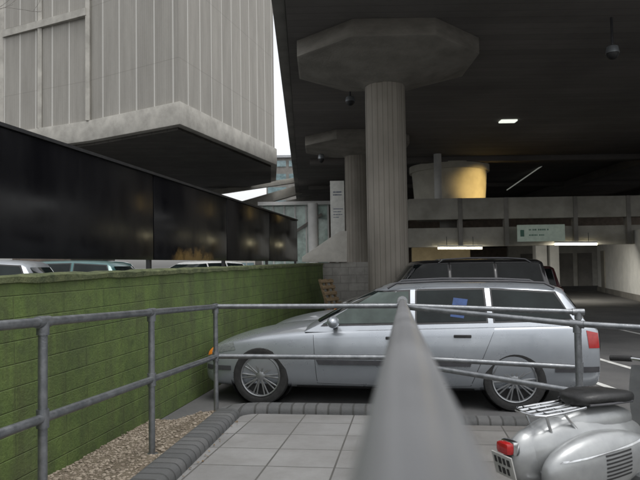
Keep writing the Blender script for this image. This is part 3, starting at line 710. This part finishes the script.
def signpanel(name,px0,px1,py0,py1,Y,label,cat,face,ink,rows):
    p=P(px0,py0,Y); q=P(px1,py1,Y); c=(p+q)/2; W_=abs(q.x-p.x); H_=abs(p.z-q.z)
    r_=thing(name,label,cat,(c.x,Y,c.z))
    a=MB(); a.box((c.x,Y,c.z),(W_,.05,H_)); f_=a.build('panel',face,r_,bevel=.006)
    for (fx0,fx1,fz,hh) in rows:
        a=MB()
        xa=c.x-W_/2+W_*fx0; xb=c.x-W_/2+W_*fx1; zc=c.z+H_/2-H_*fz; x=xa
        while x<xb-.01:
            l=min(random.uniform(.018,.035)*W_*(1 if H_<W_ else 2),xb-x); a.box((x+l/2,Y-.029,zc),(l*.8,.006,hh*H_)); x+=l+(.006*W_ if random.random()<.8 else .03*W_)
        a.build('lettering',ink,f_)
    return r_,c,W_,H_
s1,c,W_,H_=signpanel('hanging_sign',517,565,225,241,24.3,'pale green directional sign hanging between the two tube lamps','sign',m_signg,m_ink,[(.24,.66,.3,.09),(.24,.56,.62,.08)])
a=MB(); a.box((c.x-W_*.40,24.268,c.z),(W_*.08,.008,H_*.4)); a.build('symbol',m_ink,s1)
nb,c,W_,H_=signpanel('notice_board',330,345,181,237,21.5,'tall white notice board left of the farther column','sign',m_signw,m_ink2,[(.2,.85,.2,.02),(.2,.8,.25,.02),(.2,.9,.5,.014),(.2,.75,.55,.014),(.2,.85,.60,.014),(.2,.6,.65,.014)])
q=P(337,237,21.6); a=MB(); a.box((q.x,21.6,q.z/2),(.1,.06,q.z)); a.build('sign_post',m_conc,nb)
def dome(px,pyt,pyb,Y,label,ztop_=DZ):
    q=P(px,pyt,Y); b=P(px,pyb,Y); h=(q.z-b.z)
    r_=thing('security_camera',label,'camera',(q.x,q.y,ztop_))
    a=MB(); a.tube([(q.x,q.y,ztop_),(q.x,q.y,b.z+h*.55)],.025,8); a.build('stem',m_trim,r_,smooth=True)
    a=MB(); a.lathe([(.04,h*.62),(.11,h*.55),(.13,h*.35),(.13,h*.28)],20,None,(q.x,q.y,b.z)); a.build('housing',m_silver2,r_,smooth=True)
    a=MB(); a.ell((q.x,q.y,b.z+h*.28),(.12,.12,h*.28),16,10); a.build('dome',m_dark,r_,smooth=True,ang=80)
dome(612,36,60,12.2,'dome security camera hanging from the soffit at top right')
dome(350,90,106,16.5,'dark ceiling camera hanging beside the nearer column capital')
dome(321,148,163,24.5,'dark ceiling camera near the farther column capital')
# ------------------------------------------------------------ pale stair wall
sw=thing('stair_wall','pale blockwork stair wall with sloping parapet past the end of the mossy wall','wall',(.1,17.3,0))
p=P(318,262,17.3); q=P(347,262,17.3)
a=MB(); a.box(((p.x+q.x)/2+.3,17.5,p.z/2-.02),(q.x-p.x+.6,.4,p.z)); a.build('block_face',m_ash,sw)
a=MB(); vs=[]
pl_=[P(302,262,17.2),P(347,262,17.2),P(347,231,17.2),P(340,231,17.2),P(302,257,17.2)]
for dy in (0,.3): vs+=[p_+Vector((0,dy,0)) for p_ in pl_]
a.add(vs,[(0,1,2,3,4),(9,8,7,6,5)]+[(i,(i+1)%5,5+(i+1)%5,5+i) for i in range(5)]); a.build('parapet',m_conc,sw,bevel=.01)
pt=thing('wooden_pallet','small wooden pallet leaning at the far end of the mossy wall','pallet',(.42,15.0,0.29),rad(-38),world=False)
pm4=Matrix.Rotation(rad(-20),3,'Y')
for i in range(7):
    a=MB(); a.box(pm4@Vector((0,0,.06+i*.155)),(.028,.50,.085),pm4); a.build('slat',m_wood,pt,bevel=.004)
for y in (-.21,0,.21):
    a=MB(); a.box(pm4@Vector((-.045,y,.53)),(.055,.05,1.06),pm4); a.build('bearer',m_wood,pt,bevel=.004)
a=MB(); a.box((.40,15.0,.15),(.9,.9,.29)); o=a.build('concrete_step',m_concd,bevel=.01); tag(o,'low concrete block under the leaning pallet','step')
# ------------------------------------------------------------ footbridge & distance
fb=thing('footbridge','pale concrete footbridge sloping up behind the hoarding','bridge',(-3,34,TZ))
def strip(pa,pb,Y0,Y1,hpx,w_,name,m_):
    p=P(pa[0],pa[1],Y0);q=P(pb[0],pb[1],Y1); h=hpx/F*(Y0+Y1)/2; a=MB(); a.beam(p,q,w_,h); a.build(name,m_,fb,bevel=.03)
strip((205,194),(312,178),45,45,5,.4,'upper_parapet',m_conc)
strip((215,214),(312,186),42,42,9,.5,'deck',m_conc)
strip((240,212),(318,196),41,41,3,.3,'handrail',m_concd)
for px,Y in ((258,42.4),(312,42.4)):
    q=P(px,200,Y); a=MB(); a.box((q.x,q.y,q.z/2-.1),(.45,.45,q.z-.3)); a.build('pier',m_conc,fb,bevel=.03)
gs=thing('glazed_enclosure','glass and white framed stair enclosure beyond the mossy wall, under the footbridge','building',(-1.5,34,0))
p=P(262,206,36); q=P(328,206,36); zt_=p.z
a=MB(); a.box(((p.x+q.x)/2,36.6,zt_/2),(q.x-p.x,1.0,zt_)); a.build('glass_wall',m_glassg,gs)
for i in range(7):
    x=p.x+(q.x-p.x)*i/6; a=MB(); a.box((x,36.05,zt_/2),(.09,.1,zt_+.1)); a.build('mullion',m_white,gs)
a=MB(); a.box(((p.x+q.x)/2,36.4,zt_+.1),(q.x-p.x+.4,1.6,.2)); a.build('roof',m_white,gs)
a=MB(); a.beam(P(268,250,35.9),P(322,214,35.9),.1,.16); a.build('stair_rail',m_concd,gs)
q=P(313,222,33); a=MB(); a.lathe([(.27,0),(.27,q.z+1.0)],20,None,(q.x,q.y,0)); o=a.build('slim_column',m_white,smooth=True); tag(o,'slim white round column in front of the glazed enclosure','column')
def block(name,label,px0,px1,pyt,Y,m_,fl,nw,glass=m_glassl):
    p=P(px0,pyt,Y);q=P(px1,pyt,Y); H=p.z
    r_=thing(name,label,'building',((p.x+q.x)/2,Y,0))
    a=MB(); a.box(((p.x+q.x)/2,Y+6,H/2),(q.x-p.x,12,H)); a.build('wall',m_,r_)
    a=MB(); a.box(((p.x+q.x)/2,Y+6,H+.15),(q.x-p.x+.5,12.6,.3)); a.build('roof',m_farc,r_)
    fh=H/fl
    for i in range(fl):
        for j in range(nw):
            ww=(q.x-p.x)/nw; a=MB(); a.box((p.x+ww*(j+.5),Y-.0,fh*(i+.55)),(ww*.86,.16,fh*.45)); a.build('window',glass,r_)
block('office_building','distant dark grey office block showing in the gap above the footbridge',266,330,158,80,m_concd,9,3)
block('office_building','distant low pale building behind the footbridge piers',190,262,214,70,m_conc,3,9)
# ------------------------------------------------------------ bare tree
tr=thing('bare_tree','leafless tree whose thin pale twigs reach in at top left','tree',(-8.9,13.5,TZ))
tb=MB(); twigs=MB()
def grow_(p,d,L,r,dep):
    pts=[p]; rr_=[r]; q=p.copy(); dd=d.copy()
    for i in range(4):
        dd=(dd+Vector((random.uniform(-.18,.18),random.uniform(-.18,.18),random.uniform(-.08,.16)))).normalized(); q=q+dd*L/4; pts.append(q.copy()); rr_.append(max(.004,r*(1-.13*(i+1))))
    (tb if dep<1 else twigs).tube(pts,rr_,8 if dep<2 else 4,cap=False)
    if dep>=5: return
    for i in range(4 if dep<3 else 3):
        b=pts[random.choice([2,3,4]) if dep else random.choice([3,4])]; a1=Vector((random.uniform(-.8,1),random.uniform(-1,1),random.uniform(-.25,.7))).normalized()
        grow_(b,(dd*.6+a1*.8).normalized(),L*random.uniform(.5,.7),r*.42,dep+1)
grow_(Vector((-8.9,13.5,.2)),Vector((.02,0,1)),5.0,.12,0)
tb.build('trunk',m_bark,tr,smooth=True); twigs.build('crown',m_bark,tr,smooth=True)
# ------------------------------------------------------------ road markings
def stripe(a_,b_,wd):
    p=Pz(*a_,.004);q=Pz(*b_,.004); m_=MB(); d_=(q-p).normalized(); nn=Vector((-d_.y,d_.x,0))*wd/2
    m_.add([p-nn,q-nn,q+nn,p+nn],[(0,1,2,3)]); st(m_.build('road_marking',m_line))
stripe((586,379),(700,420),.10); stripe((575,352),(690,385),.10); stripe((600,325),(690,345),.1); stripe((605,424),(720,418),.14)
# ------------------------------------------------------------ scooter
sc=thing('motor_scooter','silver grey motor scooter with black seat and chrome rear rack at bottom right','scooter',(1.05,3.50,.082),rad(22),world=False)
def sb(mb,nm,m_,par=sc,**k): return mb.build(nm,m_,par,smooth=True,**k)
def teard(q): 
    k_=1-.18*max(0,q.x); return Vector((q.x,math.copysign(abs(q.y)**.85,q.y)*k_,math.copysign(abs(q.z)**.9,q.z)*k_))
a=MB(); a.ell((.50,0,.47),(.47,.155,.21),28,18,teard); bodyo=sb(a,'rear_body',m_cream,ang=80)
a=MB(); a.ell((.56,0,.60),(.32,.12,.11),24,14,teard); sb(a,'seat_base',m_cream,ang=80)
for s_ in (-1,1):
    mm=Matrix.Rotation(rad(-6),3,'Y')
    a=MB(); a.ell((.46,s_*.160,.42),(.39,.10,.175),28,18,teard,mm); cw=sb(a,'side_cowl',m_cream,ang=80)
    bvx=BVHTree.FromPolygons([v.co.copy() for v in cw.data.vertices],[list(p.vertices) for p in cw.data.polygons])
    for i in range(7):
        z=.35+i*.021; v_,f_=quadpatch(bvx,[(.42,z),(.62,z+.012),(.62,z+.022),(.42,z+.010)],'y',s_,.002,6); b=MB(); b.add(v_,f_); b.build('vent_slat',m_dark,cw,fix=False)
    v_,f_=quadpatch(bvx,[(.14,.465),(.74,.52),(.72,.530),(.16,.475)],'y',s_,.004,16); b=MB(); b.add(v_,f_); b.build('trim_line',m_chrome,cw,fix=False)
a=MB(); a.ell((.13,0,.45),(.16,.09,.16),20,14,None); sb(a,'tail_panel',m_cream,ang=80)
a=MB(); a.box((-.045,0,.52),(.06,.10,.065)); tl=a.build('tail_light',m_red,sc,bevel=.02)
a=MB(); a.box((-.012,0,.52),(.05,.115,.08)); a.build('bezel',m_chrome,tl,bevel=.02)
pm5=Matrix.Rotation(rad(-14),3,'Y'); pc=Vector((-.060,0,.425))
a=MB(); a.box(pc,(.008,.17,.13),pm5); pl0=a.build('number_plate',m_platew,sc,bevel=.003)
for rz_,n_ in ((.028,4),(-.028,3)):
    a=MB()
    for i in range(n_): a.box(pc+pm5@Vector((-.006,(i-(n_-1)/2)*.036,rz_)),(.003,.017 if (i+n_)%2 else .022,.036),pm5)
    a.build('plate_characters',m_dark,pl0)
a=MB(); a.box((-.03,0,.46),(.06,.05,.03)); a.build('plate_bracket',m_trim,pl0,bevel=.004)
a=MB(); secs=[(.42,.07,.715,.03),(.45,.115,.725,.045),(.52,.135,.73,.052),(.62,.135,.728,.052),(.73,.12,.72,.05),(.80,.095,.712,.045),(.86,.06,.705,.04),(.88,.035,.70,.028)]
vs=[];n=16
for x,w_,zc,h in secs:
    for j in range(n):
        an=2*math.pi*j/n; c_,s__=math.cos(an),math.sin(an)
        vs.append((x,math.copysign(abs(c_)**.6,c_)*w_,zc+.02+math.copysign(abs(s__)**.6,s__)*h*.75))
fs=[(i*n+j,i*n+(j+1)%n,(i+1)*n+(j+1)%n,(i+1)*n+j) for i in range(len(secs)-1) for j in range(n)]+[tuple(range(n)),tuple((len(secs)-1)*n+j for j in range(n))]
a.add(vs,fs); se=sb(a,'seat',m_seat,ang=70)
for s_ in (-1,1):
    a=MB(); a.tube([(.45,s_*.123,.725),(.6,s_*.142,.725),(.82,s_*.08,.708)],.007,8); a.build('seat_piping',m_trim,se,smooth=True)
a=MB(); r_=.009; zr=.70
a.tube([(.44,-.10,zr+.01),(.26,-.115,zr),(.14,-.115,zr-.005),(.10,-.08,zr-.005),(.09,0,zr-.005),(.10,.08,zr-.005),(.14,.115,zr-.005),(.26,.115,zr),(.44,.10,zr+.01)],r_,10)
for y in (-.06,0,.06): a.tube([(.43,y,zr+.008),(.10,y,zr-.004)],r_*.75,8)
for x in (.17,.29): a.tube([(x,-.115,zr-.002),(x,.115,zr-.002)],r_*.75,8)
for s_ in (-1,1):
    a.tube([(.16,s_*.09,zr),(.22,s_*.08,.55)],r_,8); a.tube([(.27,s_*.11,zr),(.36,s_*.11,.60)],r_,8)
sb(a,'rear_rack',m_chrome)
a=MB(); a.box((1.02,0,.27),(.5,.40,.05)); a.build('floorboard',m_cream,sc,bevel=.015)
a=MB(); vs=[];fs=[]
for k_ in range(2):
    for i in range(13):
        z=.26+.60*i/12; wd=.235+.03*math.sin(math.pi*i/12)-.05*(i/12)**3
        for j in range(9):
            s_=-1+2*j/8; vs.append((1.30-.12*i/12-.10*s_*s_*(.6)+k_*.02,s_*wd,z))
for k_ in range(2):
    for i in range(12):
        for j in range(8): A=k_*117+i*9+j; fs.append((A,A+1,A+10,A+9))
a.add(vs,fs); sb(a,'leg_shield',m_cream,ang=70)
a=MB(); a.tube([(1.45,0,.30),(1.20,0,.88)],.03,12); sb(a,'steering_column',m_cream)
a=MB(); a.ell((1.47,0,.36),(.26,.085,.16),20,12); sb(a,'front_mudguard',m_cream,ang=80)
a=MB(); a.ell((1.20,0,.89),(.13,.11,.07),20,12); hsn=sb(a,'headset',m_cream,ang=80)
a=MB(); a.ell((1.31,0,.89),(.04,.07,.065),16,10); a.build('headlight',m_lens,hsn,smooth=True)
for s_ in (-1,1):
    a=MB(); a.tube([(1.19,s_*.09,.89),(1.16,s_*.20,.895),(1.12,s_*.34,.885)],.013,10); hb=sb(a,'handlebar',m_chrome)
    a=MB(); a.tube([(1.155,s_*.215,.895),(1.12,s_*.35,.885)],.02,12); a.build('grip',m_rub,hb,smooth=True)
    a=MB(); a.tube([(1.20,s_*.15,.89),(1.20,s_*.24,.88),(1.17,s_*.36,.87)],.007,8); a.build('brake_lever',m_chrome,hb,smooth=True)
for x in (.38,1.47):
    a=MB(); rm=Matrix.Rotation(rad(90),3,'X'); a.lathe([(.13,-.045),(.19,-.05),(.215,-.03),(.222,0),(.215,.03),(.19,.05),(.13,.045)],32,rm,(x,0,.24),cap=False); wo=sb(a,'wheel',m_rub)
    a=MB(); a.lathe([(.02,-.03),(.13,-.04),(.135,0),(.13,.04),(.02,.03)],24,rm,(x,0,.24)); a.build('rim',m_alloy,wo,smooth=True)
a=MB(); a.tube([(.60,-.10,.2),(.35,-.15,.16),(.05,-.17,.17)],[.03,.045,.045],14); sb(a,'exhaust',m_chrome)
for s_ in (-1,1):
    a=MB(); a.tube([(.75,s_*.08,.26),(.72,s_*.16,.03)],.012,8); sb(a,'stand',m_trim)
